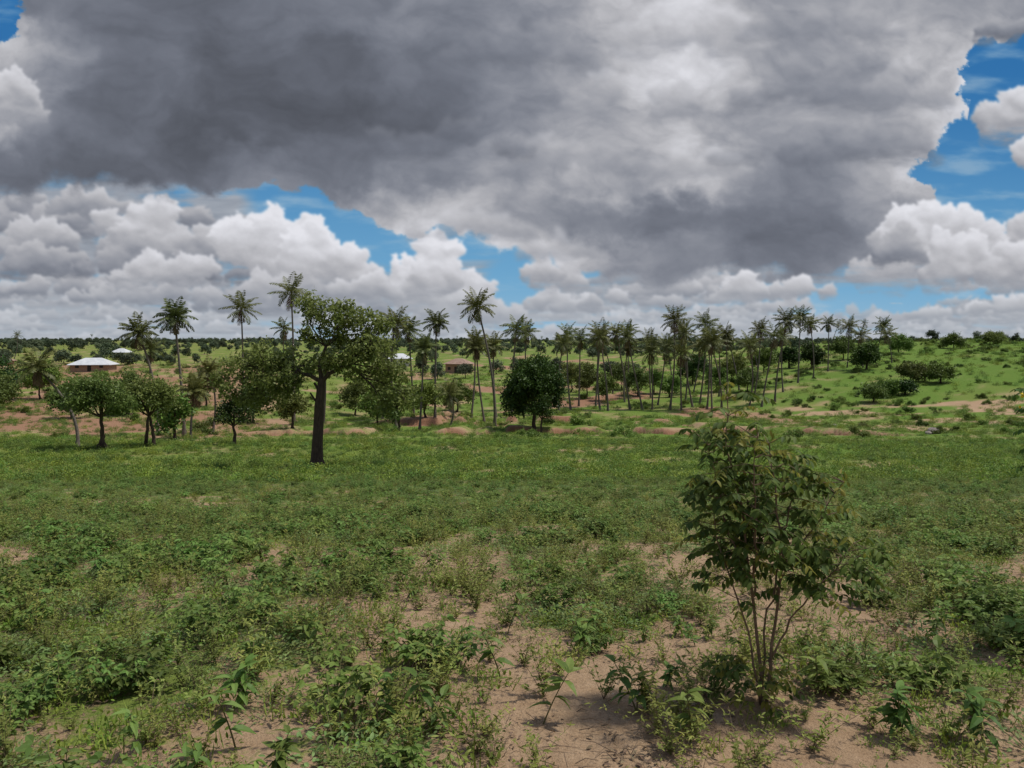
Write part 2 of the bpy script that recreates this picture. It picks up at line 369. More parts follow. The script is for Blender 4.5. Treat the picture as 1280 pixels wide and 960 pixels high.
# paler lumps embedded in the deck
for i,c_ in enumerate([(850,75,190,110,214,.75),(790,150,170,80,194,.6),(870,225,150,50,204,.6),(720,220,200,55,184,.5),(1070,205,190,90,164,.7),(1120,140,110,70,188,.65),(1010,140,200,80,160,.5),
      (590,300,170,50,194,.6),(700,325,110,40,198,.6),(1020,60,220,60,168,.5),(560,200,240,60,138,.4),(640,90,200,70,152,.4),(960,210,160,50,154,.4)]):
    cumulus(c_[0],c_[1],c_[2],c_[3],c_[4],1300+i,c_[5],contrast=.7,eb=9)
# bright heaps on the right, and the white heap at far left
for i,c_ in enumerate([(1262,60,110,60,165),(1262,178,90,100,208),(1290,215,60,50,208),(1290,330,150,110,208),(1168,352,200,140,216),(1235,360,170,95,212),(1110,330,90,55,176),(25,158,95,105,207),
      (1000,372,90,42,208),(930,372,70,40,210)]):
    cumulus(c_[0],c_[1],c_[2],c_[3],c_[4],900+i,1.)
hz=(ss(335,425,GY)*.36)[...,None];img=img*(1-hz)+np.array([188,200,211])*hz
c=np.clip(img/255,0,1);lin=np.where(c<.04045,c/12.92,((c+.055)/1.055)**2.4)
sx=(GX-640)/985;tz=(425-GY)/985
az=np.where(np.abs(sx)<=1,np.arctan(sx),np.sign(sx)*(np.pi/4+(np.abs(sx)-1)/2))
te=tz*np.cos(np.clip(az,-np.pi/4,np.pi/4));el=np.arctan(te)
RD=6500
V=np.stack([RD*np.cos(el)*np.sin(az),RD*np.cos(el)*np.cos(az),RD*np.sin(el)+1.6],-1).reshape(-1,3)
q=(np.arange(len(gy)-1)[:,None]*len(gx)+np.arange(len(gx)-1)[None]);q=np.stack([q,q+1,q+len(gx)+1,q+len(gx)],-1).reshape(-1,4)
sm,nt,N,Lk=newmat('cloudy_sky');out=N.new('ShaderNodeOutputMaterial');e=N.new('ShaderNodeEmission');a_=N.new('ShaderNodeAttribute');a_.attribute_name='cloud'
Lk.new(a_.outputs['Color'],e.inputs['Color']);Lk.new(e.outputs[0],out.inputs[0])
try:sm.cycles.emission_sampling='NONE'
except Exception:pass
me=mkmesh('sky',V,q,[sm],None,{'cloud':lin.reshape(-1,3)},True)
o=bpy.data.objects.new('sky',me);scene.collection.objects.link(o)

# ---------------------------------------------------------------- trees
def palm(name,b,d,h,fr=2.9,lean=(0,0),nf=20,link=True,lp=17):
    mb=MB();n=9;t=np.linspace(0,1,n)
    lx,ly=lean;wob=rng.normal(0,.3,2)
    px=lx*(t**1.4)+wob[0]*np.sin(t*3.1);py=ly*t+wob[1]*np.sin(t*3.1)
    pts=np.stack([px,py,h*t-.15],-1);r0=.12+.0042*h
    rad=r0*(1-.45*t);rad[0]*=1.6
    tube(mb,pts,rad,8,0)
    top=pts[-1]
    for i in range(nf+4):
        dead=i>=nf
        a=i*2.399+rng.normal(0,.25);e=R(82)-(i/nf)*R(112)+rng.normal(0,.12)
        if dead:e=R(-62)
        L=fr*rng.uniform(.8,1.1)*(.75 if dead else 1);m=9
        k=np.linspace(0,1,m);ee=e-k**1.5*R(rng.uniform(40,80))*(1 if e<R(60) else .7)
        ee=np.maximum(ee,R(-85))
        hd=np.array([math.cos(a),math.sin(a),0])
        stp=(hd[None]*np.cos(ee)[:,None]+np.array([0,0,1.])[None]*np.sin(ee)[:,None])*L/(m-1)
        C=top+np.vstack([[0,0,0],np.cumsum(stp[:-1],0)])
        tube(mb,C,np.linspace(.045,.012,m),3,1 if not dead else 2,.6)
        u=np.linspace(.12,1,lp);P=np.stack([np.interp(u,k,C[:,j]) for j in range(3)],-1)
        Dr=nrm(np.stack([np.interp(u,k,stp[:,j]) for j in range(3)],-1))
        side=np.cross(hd,[0,0,1.])
        for sg in (-1,1):
            D=nrm(Dr*.55+side*sg*.9+np.array([0,0,-.5])+rng.normal(0,.12,(lp,3)))
            ln=fr*.29*(np.sin(np.pi*(u*.85+.12))**.6)
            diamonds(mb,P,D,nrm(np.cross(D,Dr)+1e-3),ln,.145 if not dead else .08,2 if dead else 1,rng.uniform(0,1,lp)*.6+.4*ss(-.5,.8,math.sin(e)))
    x=b*d
    return mb.obj(name,[M_palmtrunk,M_palmleaf,M_palmdry],(x,d,Hs(x,d)-.05) if link else (0,0,0),True,link)
def branch(mb,a,b,r0,r1,bow=.15,mat=0,n=6,sides=6):
    a=np.asarray(a,float);b=np.asarray(b,float);t=np.linspace(0,1,n)[:,None];L=np.linalg.norm(b-a)
    off=rng.normal(0,bow*L,3)*np.array([1,1,.4])
    p=a+(b-a)*t+off*np.sin(t*np.pi)+rng.normal(0,.02*L,(n,3))*np.sin(t*np.pi)
    tube(mb,p,np.linspace(r0,r1,n),sides,mat);return p
def foliage(mb,c,r,nc,nl,sg,ls,mat,flat=.85,shell=.45,tint0=0.):
    c=np.asarray(c,float);r=np.asarray(r,float)*np.ones(3)
    u=rng.random(nc)**(shell);cc=c+rdir(nc)*u[:,None]*r
    P=(cc[:,None]+rng.normal(0,1,(nc,nl,3))*sg*np.array([1,1,.7])*rng.uniform(.6,1.3,(nc,1,1))).reshape(-1,3)
    n=len(P);D=nrm(rdir(n)+np.array([0,0,-.25]));Nn=nrm(rdir(n)+np.array([0,0,1.1]))
    ct=np.repeat(rng.uniform(-.25,.25,nc),nl)
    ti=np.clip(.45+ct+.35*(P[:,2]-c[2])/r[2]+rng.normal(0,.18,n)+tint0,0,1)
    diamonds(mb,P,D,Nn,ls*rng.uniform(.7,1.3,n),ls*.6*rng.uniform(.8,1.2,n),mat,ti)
    return cc
def tree(name,b,d,lobes,trunks,fork,rt,mats,nc=14,nl=28,sg=.3,ls=.2,link=True,tw=.5,sink=.1):
    mb=MB()
    for (tx,ty) in trunks:
        f=np.array(fork)+rng.normal(0,.1,3)*fork[2]*.3
        branch(mb,(tx,ty,-sink),f,rt*1.25,rt*.75,.06,0,8,9)
        for k in range(5):
            a=k*1.257+rng.random();tube(mb,[(tx+math.cos(a)*rt*1.9,ty+math.sin(a)*rt*1.9,-sink),(tx+math.cos(a)*rt*.9,ty+math.sin(a)*rt*.9,rt*1.2),(tx,ty,rt*3)],[rt*.3,rt*.4,rt*.3],5,0)
    for L in lobes:
        c=np.array(L[:3]);r=L[3]
        p=branch(mb,np.array(fork),c,rt*.5,rt*.18,.1,0)
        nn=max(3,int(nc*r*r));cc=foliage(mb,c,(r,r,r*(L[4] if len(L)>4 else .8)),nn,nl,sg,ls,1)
        for k in range(min(nn,10)):
            a=p[rng.integers(2,6)];branch(mb,a,cc[k],rt*.13,rt*.04,.08,0,4,4)
    x=b*d
    return mb.obj(name,mats,(x,d,Hs(x,d)) if link else (0,0,0),False,link)

# the tall lone broadleaf tree
mb=MB()
tr=np.array([[0,0,-.2],[-.02,0,.5],[.03,0,1.5],[.10,.05,2.6],[.16,0,3.6],[.28,0,4.6],[.34,.0,5.2]])
tube(mb,tr,[.46,.36,.31,.29,.27,.24,.2],12,0)
for k in range(6):
    a=k*1.05;tube(mb,[(math.cos(a)*.62,math.sin(a)*.62,-.15),(math.cos(a)*.32,math.sin(a)*.32,.3),(0,0,1.1)],[.1,.13,.1],6,0)
for a,b_,r in (((.25,0,4.3),(-.15,.2,4.9),.12),((.16,0,3.7),(-.35,0,4.35),.09)):branch(mb,a,b_,r,r*.6,.05,0)
lob=[(.5,.2,8.9,1.35),(-.5,.3,9.4,1.0),(2.0,-.4,8.9,1.35),(1.3,.5,7.8,1.3),(3.0,.3,8.2,1.2),(3.5,-.5,6.9,1.3),(2.2,.2,6.8,1.1),(4.3,.2,5.6,1.3),(5.0,.3,4.3,1.1),(3.0,.8,5.2,1.2),(3.8,-.3,4.0,.9),(4.0,0,8.2,.7),
(-1.9,.2,6.4,1.1),(-3.0,-.3,6.5,1.2),(-4.3,.3,6.0,1.1),(-3.2,.4,5.2,1.35),(-1.9,-.5,5.0,1.2),(-4.9,-.3,5.0,1.1),(-.7,.5,5.9,.9),(-1.0,-.6,5.4,.8),(-2.6,.2,4.0,1.0),(-4.0,.2,3.9,.9),(1.0,-.6,6.3,.8),(1.8,-.6,5.9,.9),(-.3,-.3,7.6,.8)]
hubs=[np.array([.6,0,7.0]),np.array([1.8,0,6.0]),np.array([-1.2,0,5.8]),np.array([-2.6,.1,5.7])]
for i,hb in enumerate(hubs[:3]):branch(mb,(.32,0,5.0),hb,.14,.08,.08,0)
branch(mb,hubs[2],hubs[3],.08,.05,.05,0)
for L in lob:
    c=np.array(L[:3]);hb=min(hubs,key=lambda h:np.linalg.norm(h-c)+ (2 if (h[0]<0)!=(c[0]<0) and c[2]<7 else 0))
    p=branch(mb,hb,c,.055,.022,.1,0);r=L[3]
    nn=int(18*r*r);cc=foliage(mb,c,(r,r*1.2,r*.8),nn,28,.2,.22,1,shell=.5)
    for k in range(min(nn,10)):branch(mb,p[rng.integers(2,6)],cc[k],.018,.008,.08,0,4,4)
x=-.249*45;mb.obj('broadleaf_tree',[M_bark,M_leaf],(x,45,Hs(x,45)))

def mk(n,w,h,hb,fl=.8,dep=None):
    out=[]
    for i in range(n):
        a=i*2.4+rng.random();q_=math.sqrt((i+.5)/n)
        out.append((math.cos(a)*q_*w*.68,math.sin(a)*q_*w*.68,hb+(h-hb)*(.35+.42*(1-q_*q_)+rng.uniform(-.12,.12)),w*rng.uniform(.36,.5),fl))
    return out
tree('acacia_tree',-.525,62,mk(11,3.0,6.2,2.2,.65),[(.4,0),(-.3,.2)],(.1,0,2.6),.15,[M_bark,M_acacia],16,34,.28,.22)
tree('acacia_tree',-.462,65,mk(10,2.6,5.8,2.2,.7),[(.3,0),(-.5,.3)],(0,0,2.5),.13,[M_bark,M_acacia],16,34,.28,.22)
tree('small_tree',-.355,67,mk(8,1.6,5.1,.7,1),[(0,0)],(0,0,1.6),.13,[M_bark,M_mango],20,36,.26,.22)
tree('acacia_tree',-.665,82,mk(11,3.2,7.2,2.0,.8),[(0,0)],(0,0,2.6),.2,[M_bark,M_acacia],16,34,.3,.26)
tree('mango_tree',.030,99,mk(18,4.1,10.3,2.2,.9),[(0,0)],(0,0,3.0),.26,[M_bark,M_mango],14,46,.38,.32)
tree('mango_tree',.038,95,mk(7,1.5,4.9,1.4,.9),[(0,0)],(0,0,1.8),.12,[M_bark,M_mango],20,40,.28,.24)
tree('mango_tree',.380,205,mk(9,3.4,6.5,1.0,.95),[(0,0)],(0,0,2.2),.25,[M_bark,M_mango],9,46,.42,.45)
tree('mango_tree',.352,215,mk(8,3,6,.8,.95),[(0,0)],(0,0,2.2),.25,[M_bark,M_mango],10,40,.42,.45)
tree('mango_tree',.45,190,mk(10,3.6,7,.8,.9),[(0,0)],(0,0,2.2),.25,[M_bark,M_mango],8,44,.45,.45)
SV=[(.095,175,3.6,8,M_acacia),(.075,190,3,7,M_acacia),(-.145,100,2.6,6.5,M_acacia),(-.11,120,3,6,M_bush),(.51,165,3.4,4,M_acacia),(.545,160,3,3.4,M_bush),(-.28,95,2.2,5.2,M_acacia),
    (-.60,140,4,7,M_bush),(-.43,76,2.0,5,M_bush),(-.2,135,3.2,6.5,M_acacia),(.475,150,2.8,3.2,M_bush),(-.66,120,4,7,M_mango),(.015,130,2.6,5.5,M_bush),(.2,175,3,5,M_bush),
    (-.17,115,3.2,6,M_bush),(-.33,110,3,6,M_mango),(-.39,125,3,6,M_acacia),(-.07,145,3.2,6,M_bush),(.14,195,4,7.5,M_acacia),(.18,185,3.4,6.5,M_bush),(.23,200,4.2,7.5,M_mango),(.28,195,4,7,M_acacia),
    (.32,210,4,7,M_bush),(.42,220,4,6,M_acacia),(.49,225,4,5.5,M_bush),(.56,230,3.5,4,M_bush),(.61,235,3.5,4,M_acacia),(-.49,110,3.2,6,M_acacia),(-.56,105,3,5.5,M_bush),
    (.12,170,3,6,M_bush),(.16,180,3.2,6.5,M_acacia),(.26,180,3.2,6,M_bush),(.30,175,3,5.5,M_acacia),(.5,150,2.4,2.6,M_mango),(.46,145,2.6,3.4,M_acacia)]
for b,d,w,h,mt in SV:
    tree('savanna_tree',b,d,mk(8,w,h,h*.12,.95),[(0,0)],(0,0,h*.3),.15,[M_bark,mt],11,32,.36,.36)

# coconut palms  (bearing, distance, height, frond, leanx)
PL=[(-.452,88,11.6,2.5,-1.8),(-.418,84,12.9,2.5,-.8),(-.342,128,16.5,3.3,.1),(-.278,118,19.4,3.4,0),(-.288,150,14,2.8,0),(-.555,66,6.8,2.1,-3.0),
(-.382,92,7.3,2.2,0),(-.41,80,5.0,2.4,.2),(-.147,112,15.0,3.0,0),(-.098,120,14.6,2.6,.3),(-.022,108,16.6,3.0,-2.4),(-.118,106,11.4,2.7,.5),(-.125,125,14,2.8,-.6),
(-.080,103,4.6,2.7,0),(-.052,130,13,2.7,.6),(-.02,135,12.5,2.8,-.5),(.0,128,14.0,2.8,.7),(.02,150,15,2.9,-.3),(.06,140,12.5,2.8,.8),(.075,150,14.5,2.9,-.5),
(.085,160,14,3,.2),(-.035,118,11.5,2.8,-1.2),(-.165,122,10.8,2.7,.3),(-.24,112,8.3,2.4,.3),(-.46,120,9,2.6,.3)]
for bb,dd,hh in ((.105,158,15.5),(.118,150,16.5),(.127,148,17.5),(.150,165,14.5),(.163,150,15.8),(.178,175,15.5),(.190,160,13.5),
    (.205,150,18.2),(.213,162,15.2),(.232,155,15.0),(.243,150,17),(.252,158,19),(.258,146,16.5),(.277,165,16.8),(.292,150,13.2),(.305,165,16),
    (.332,156,18),(.338,170,14.8),(.36,180,15.5),(.372,185,13.5),(.43,200,12),(.447,195,10),(.465,205,11),(.485,200,9),(.137,185,12),(.225,180,12),(.315,190,12),(.40,195,12),(.171,152,12),(.262,170,13),(.198,185,14),(.285,180,14),(.155,190,15),(.22,148,13),(.145,152,16),(.268,152,14),(.32,150,14)):
    PL.append((bb+rng.normal(0,.005),dd,hh*rng.uniform(.80,1.0),rng.uniform(2.7,3.6),rng.normal(0,1.5)))
for b,d,h,fr,lx in PL:
    palm('coconut_palm',b,d,h,fr,(lx,rng.normal(0,.6)),int(rng.integers(16,26)))

# ---------------------------------------------------------------- sapling + shrubs near camera
def pinnate(mb,P,D,L,npair,ll,lw,mat,mstem,r=.0015):
    D=nrm(np.asarray(D,float));k=np.linspace(0,1,6)[:,None]
    C=P+D*L*k+np.array([0,0,-1.])*L*.38*k**2
    tube(mb,C,np.linspace(r,r*.5,6),4,mstem)
    u=np.linspace(.22,1,npair);Q=np.stack([np.interp(u,k[:,0],C[:,j]) for j in range(3)],-1)
    Dr=nrm(D-np.array([0,0,.5]));S=nrm(np.cross(Dr,[0,0,1.]));
    for sg in (-1,1):
        n=npair;DD=nrm(Dr*.45+S*sg*.9+np.array([0,0,-.45])+rng.normal(0,.18,(n,3)))
        NN=nrm(np.array([0,0,1.])+rng.normal(0,.35,(n,3)))
        leaves(mb,Q,DD,NN,ll*rng.uniform(.75,1.15,n),lw*rng.uniform(.8,1.1,n),mat,rng.uniform(0,1,n),.15,.2)
mb=MB()
stems=[[(0,0,-.02),(-.02,.02,.3),(-.06,.03,.6),(-.10,.0,.9),(-.17,.02,1.15),(-.16,.03,1.36)],
       [(.02,0,-.02),(.04,-.02,.35),(.07,-.03,.7),(.04,.0,.95),(.02,.03,1.16)],
       [(.01,.02,-.02),(.03,.05,.4),(.12,.05,.62),(.24,.04,.8),(.34,.0,1.0)],
       [(0,.01,-.02),(-.05,-.03,.25),(-.13,-.02,.52),(-.2,.05,.75),(-.22,.05,.98)],
       [(.03,0,.2),(.12,-.06,.45),(.25,-.08,.6),(.36,-.06,.74)],
       [(.04,0,.5),(.10,.08,.7),(.15,.1,.9),(.16,.1,1.04)],
       [(-.06,0,.55),(-.14,.06,.75),(-.2,.06,.98),(-.25,.06,1.2)],
       [(-.04,0,.5),(-.06,-.07,.75),(-.08,-.08,1.0),(-.07,-.08,1.2)]]
for i,s in enumerate(stems):
    s=np.array(s,float);k=np.linspace(0,1,len(s));kk=np.linspace(0,1,16)
    C=np.stack([np.interp(kk,k,s[:,j]) for j in range(3)],-1)+rng.normal(0,.004,(16,3))
    tube(mb,C,np.linspace(.008,.0022,16)*(1 if i<2 else .7),6,0)
    for j in range(7 if i<5 else 2,16):
        for rep in range(4):
            a=rng.random()*6.28;d=np.array([math.cos(a),math.sin(a),rng.uniform(-.1,.6)])
            m=2 if rng.random()<.78 else 3
            tl=rng.uniform(.02,.12);tube(mb,[C[j],C[j]+d*tl],[.002,.0015],4,0)
            pinnate(mb,C[j]+d*tl,d,rng.uniform(.07,.12),int(rng.integers(4,6)),.046 if m==2 else .036,.021 if m==2 else .015,m,1)
    if i in(0,1,2,6):
        for rep in range(8):
            P=C[-1]+rng.normal(0,.02,3);D=nrm(np.array([rng.normal(0,.5),rng.normal(0,.5),1.]))
            leaves(mb,P[None],D[None],rdir(1),.035,.012,3,rng.random(1),.1,.1)
for rep in range(60):
    a=rng.random()*6.28;rr=rng.uniform(.02,.16);P=np.array([-.06+math.cos(a)*rr,math.sin(a)*rr,rng.uniform(.02,.22)])
    pinnate(mb,P,(math.cos(a),math.sin(a),.5),rng.uniform(.07,.12),4,.036,.018,2 if rep%3 else 3,1)
sx_=.325*3.4;mb.obj('sapling',[M_twig,M_stem,M_sap,M_sapy],(sx_,3.4,Hs(sx_,3.4)),True)
mb=MB()
for i in range(7):
    a=rng.random()*6.28;top=np.array([math.cos(a)*.2,math.sin(a)*.2,1.2+rng.uniform(-.15,.22)])
    C=branch(mb,(rng.normal(0,.02),rng.normal(0,.02),-.05),top,.011,.003,.06,0,14,6)
    for j in range(9,14):
        for rep in range(3):
            a=rng.random()*6.28;d=np.array([math.cos(a),math.sin(a),rng.uniform(0,.6)])
            pinnate(mb,C[j],d,rng.uniform(.07,.12),5,.04,.018,2,1)
    for rep in range(9):
        leaves(mb,(C[-1]+rng.normal(0,.03,3))[None],rdir(1),rdir(1),.02,.018,3,rng.random(1),.1,.1)
mb.obj('flowering_shrub',[M_twig,M_stem,M_sap,M_flower],(3.03,4.3,Hs(3.03,4.3)),True)

# ---------------------------------------------------------------- plant prototypes
def coll(name):return bpy.data.collections.new(name)
def reg(c,mb,name,mats,smooth=False):
    o=mb.obj(name,mats,link=False,smooth=smooth);c.objects.link(o)
def stemcurve(mb,a,tilt,h,r,mat,n=5,curve=.3):
    k=np.linspace(0,1,n);d=np.array([math.cos(a),math.sin(a),0])
    C=d[None]*(np.sin(tilt)*h*k+curve*h*k*k*.5)[:,None]+np.array([0,0,1.])*(np.cos(tilt)*h*(k-.12*k*k))[:,None]
    tube(mb,C,np.linspace(r,r*.45,n),3,mat);return C
c_bean=coll('bean_plants');c_mat=coll('creepers');c_seed=coll('seedlings');c_weed=coll('weeds');c_grass=coll('grass_tufts');c_lit=coll('litter')
for v in range(6):
    mb=MB();ns=rng.integers(7,13);ls_=rng.uniform(.85,1.3)
    for i in range(ns):
        a=rng.random()*6.28;C=stemcurve(mb,a,rng.uniform(.1,.95),rng.uniform(.10,.28),.0025,0,6)
        for j in range(2,6):
            for rep in range(2):
                a2=rng.random()*6.28;d0=np.array([math.cos(a2),math.sin(a2),.5]);P=C[j]+d0*rng.uniform(.015,.05)
                tube(mb,[C[j],P],[.0015,.001],3,0)
                for q_ in (-.9,0,.9):
                    d=nrm(np.array([math.cos(a2+q_),math.sin(a2+q_),rng.uniform(-.35,.35)]))
                    leaves(mb,P[None],d[None],nrm(np.array([[0,0,1.]])+rng.normal(0,.4,(1,3))),ls_*rng.uniform(.028,.05),ls_*rng.uniform(.015,.026),1,rng.random(1),.15,.3)
    reg(c_bean,mb,'bean_plant',[M_stem,M_bean])
for v in range(5):
    mb=MB();n=230;rr=.26*np.sqrt(rng.random(n));a=rng.random(n)*6.28
    P=np.stack([rr*np.cos(a),rr*np.sin(a),.01+.10*rng.random(n)*(1-rr/.32)],-1)
    D=nrm(np.stack([np.cos(a+rng.normal(0,.8,n)),np.sin(a+rng.normal(0,.8,n)),rng.uniform(-.1,.8,n)],-1))
    leaves(mb,P,D,nrm(np.array([0,0,1.])+rng.normal(0,.45,(n,3))),rng.uniform(.018,.036,n),rng.uniform(.008,.016,n),1,rng.random(n),.12,.2)
    for i in range(18):stemcurve(mb,rng.random()*6.28,1.2,.24,.0016,0,4,.3)
    reg(c_mat,mb,'creeping_plant',[M_stem,M_mat])
for v in range(5):
    mb=MB()
    for i in range(int(rng.integers(1,4))):
        C=stemcurve(mb,rng.random()*6.28,rng.uniform(0,.35),rng.uniform(.12,.24),.004,0,7,.15)
        for j in range(2,7):
            for q_ in range(3 if j>=5 else 2):
                a=rng.random()*6.28;up=.9 if j==6 else rng.uniform(-.1,.5)
                d=nrm(np.array([math.cos(a),math.sin(a),up]))
                L=rng.uniform(.045,.085)
                leaves(mb,C[j][None],d[None],np.array([[0,0,1.]])+rng.normal(0,.25,(1,3)),L,L*.42,1,rng.random(1),.22,.6)
    reg(c_seed,mb,'leafy_seedling',[M_stem,M_seed])
for v in range(6):
    mb=MB()
    for i in range(int(rng.integers(5,11))):
        C=stemcurve(mb,rng.random()*6.28,rng.uniform(.05,.8),rng.uniform(.10,.36),.0016,0,7,.2)
        for j in range(1,7):
            n=4;a=rng.random(n)*6.28;D=nrm(np.stack([np.cos(a),np.sin(a),rng.uniform(-.2,1,n)],-1))
            leaves(mb,np.repeat(C[j][None],n,0)+rng.normal(0,.006,(n,3)),D,nrm(np.array([0,0,1.])+rng.normal(0,.5,(n,3))),rng.uniform(.018,.038,n),rng.uniform(.006,.012,n),1,rng.random(n),.1,.3)
    reg(c_weed,mb,'wispy_weed',[M_twig,M_weed])
for v in range(5):
    mb=MB();n=22;a=rng.random(n)*6.28;P=np.stack([.05*rng.normal(0,1,n),.05*rng.normal(0,1,n),np.zeros(n)],-1)
    D=nrm(np.stack([np.cos(a)*.9,np.sin(a)*.9,rng.uniform(.3,1.2,n)],-1))
    leaves(mb,P,D,nrm(np.stack([-np.cos(a),-np.sin(a),.6+0*a],-1)),rng.uniform(.04,.12,n),.006,0,rng.random(n),.1,-.35)
    n=30;P=rng.normal(0,.07,(n,3));P[:,2]=rng.uniform(.01,.08,n)
    leaves(mb,P,nrm(rdir(n)+np.array([0,0,.5])),nrm(rdir(n)+np.array([0,0,1.5])),.03,.014,0,rng.random(n)*.6,.1,.2)
    reg(c_grass,mb,'grass_tuft',[M_grass])
for v in range(5):
    mb=MB()
    for i in range(14):
        P=np.array([rng.normal(0,.12),rng.normal(0,.12),.006]);a=rng.random()*6.28;L=rng.uniform(.04,.16)
        Q=P+np.array([math.cos(a)*L,math.sin(a)*L,rng.uniform(0,.03)]);tube(mb,[P,(P+Q)/2+rng.normal(0,.006,3)+[0,0,.008],Q],[.0022,.0018,.001],4,0)
    n=16;P=rng.normal(0,.13,(n,3));P[:,2]=.008;D=rdir(n);D[:,2]*=.15
    leaves(mb,P,nrm(D),nrm(np.array([0,0,1.])+rng.normal(0,.3,(n,3))),.035,.014,1,rng.random(n),.2,.2)
    reg(c_lit,mb,'dry_litter',[M_twig,M_palmdry])
c_bush=coll('bush_kinds');c_far=coll('far_tree_kinds');c_fpalm=coll('far_palm_kinds');c_clump=coll('clump_kinds')
for v in range(4):
    mb=MB();
    for i in range(6):foliage(mb,(rng.normal(0,.4),rng.normal(0,.4),.36+rng.normal(0,.12)),(.36,.36,.3),12,22,.09,.12,0)
    for i in range(8):stemcurve(mb,rng.random()*6.28,.5,.6,.02,1)
    reg(c_bush,mb,'bush',[M_bush if v else M_acacia,M_bark])
for v in range(4):
    mb=MB();P=rng.normal(0,.17,(150,3));P[:,2]=np.abs(P[:,2])*.7
    n=len(P);diamonds(mb,P,nrm(rdir(n)+np.array([0,0,.6])),nrm(rdir(n)+np.array([0,0,1.3])),rng.uniform(.05,.1,n),rng.uniform(.03,.05,n),0,rng.random(n))
    reg(c_clump,mb,'herb_clump',[M_bean if v%2 else M_grass])
for v in range(5):
    mats=[M_bark,M_dist];mbt=tree('far_tree',0,0,mk(7,.55,1.,.02,.95),[(0,0)],(0,0,.25),.025,mats,240,22,.06,.08,False);c_far.objects.link(mbt)
for v in range(3):c_fpalm.objects.link(palm('far_palm',0,0,12,3,(rng.normal(0,.8),0),16,False,10))

def scatter(name,col,x,y,scale,tilt=.12,zoff=0.):
    n=len(x);z=H(x,y)+zoff
    me=bpy.data.meshes.new(name);me.vertices.add(n);me.vertices.foreach_set('co',np.stack([x,y,z],-1).astype(np.float32).ravel())
    a=me.attributes.new('rot','FLOAT_VECTOR','POINT');a.data.foreach_set('vector',np.stack([rng.normal(0,tilt,n),rng.normal(0,tilt,n),rng.random(n)*6.283],-1).astype(np.float32).ravel())
    a=me.attributes.new('scl','FLOAT','POINT');a.data.foreach_set('value',(scale*np.ones(n)).astype(np.float32))
    a=me.attributes.new('pick','INT','POINT');a.data.foreach_set('value',rng.integers(0,len(col.objects),n).astype(np.int32))
    o=bpy.data.objects.new(name,me);scene.collection.objects.link(o)
    ng=bpy.data.node_groups.new('scatter_'+name,'GeometryNodeTree')
    ng.interface.new_socket('Geometry',in_out='INPUT',socket_type='NodeSocketGeometry');ng.interface.new_socket('Geometry',in_out='OUTPUT',socket_type='NodeSocketGeometry')
    N=ng.nodes;L=ng.links;gi=N.new('NodeGroupInput');go=N.new('NodeGroupOutput');ip=N.new('GeometryNodeInstanceOnPoints')
    ci=N.new('GeometryNodeCollectionInfo');ci.inputs['Collection'].default_value=col;ci.inputs['Separate Children'].default_value=True;ci.inputs['Reset Children'].default_value=True
    def na(nm,t):
        k=N.new('GeometryNodeInputNamedAttribute');k.data_type=t;k.inputs['Name'].default_value=nm;return k.outputs['Attribute']
    er=N.new('FunctionNodeEulerToRotation')
    L.new(gi.outputs[0],ip.inputs['Points']);L.new(ci.outputs[0],ip.inputs['Instance']);ip.inputs['Pick Instance'].default_value=True
    L.new(na('pick','INT'),ip.inputs['Instance Index']);L.new(na('rot','FLOAT_VECTOR'),er.inputs[0]);L.new(er.outputs[0],ip.inputs['Rotation']);L.new(na('scl','FLOAT'),ip.inputs['Scale'])
    L.new(ip.outputs[0],go.inputs[0]);md=o.modifiers.new('scatter','NODES');md.node_group=ng
    return o
def fan(n,y0,y1,sm=.8):
    y=np.sqrt(rng.random(n)*(y1*y1-y0*y0)+y0*y0);x=rng.uniform(-1,1,n)*(sm*y+.8);return x,y
def dens(parts,fn):
    X=[];Y=[]
    for y0,y1,dn in parts:
        n=int(dn*.8*(y1*y1-y0*y0)+dn*1.6*(y1-y0));x,y=fan(n,y0,y1);k=rng.random(n)<fn(x,y);X.append(x[k]);Y.append(y[k])
    return np.concatenate(X),np.concatenate(Y)
def offgully(x,y):
    yc,f=gully(x,y);yc2,f2=gully2(x);return (1-f*(np.abs(y-yc-.3)<2.0))*(1-f2*(np.abs(y-yc2-.6)<2))
x,y=dens([(1.9,6,18),(6,14,11),(14,35,4.2),(35,78,1.3)],lambda x,y:ss(.4,.9,veg(x,y))*(.4+.6*ss(.0,.4,fbm(x/2.5,y/3,3,33)+.25)))
scatter('bean_plants',c_bean,x,y,rng.uniform(.5,1.2,len(x))*(1+.2*ss(20,60,y)))
x,y=dens([(1.9,6,12),(6,14,9),(14,35,4.5)],lambda x,y:ss(.2,.8,veg(x,y)))
scatter('creeping_plants',c_mat,x,y,rng.uniform(.4,1.1,len(x)))
x,y=dens([(1.9,7,9),(7,14,3)],lambda x,y:.15+.5*ss(.2,.7,veg(x,y)))
hx=np.array([(a-640)/985*d for a,d in ((285,3.0),(540,3.15),(680,3.2),(800,3.3),(1140,3.1),(1245,3.05),(625,3.75),(1030,3.5),(870,3.05),(1215,3.5))]);hy=np.array([3.0,3.15,3.2,3.3,3.1,3.05,3.75,3.5,3.05,3.5])
sc=np.concatenate([rng.uniform(.4,1.0,len(x)),np.full(len(hx),1.1)])
scatter('leafy_seedlings',c_seed,np.concatenate([x,hx]),np.concatenate([y,hy]),sc)
x,y=dens([(1.9,6,24),(6,14,14),(14,40,2.6)],lambda x,y:.45+.4*ss(.1,.6,veg(x,y)))
scatter('wispy_weeds',c_weed,x,y,rng.uniform(.35,1.1,len(x)))
x,y=dens([(1.9,6,28),(6,14,19),(14,35,9),(35,75,2.6)],lambda x,y:.25+.65*ss(.1,.8,veg(x,y)))
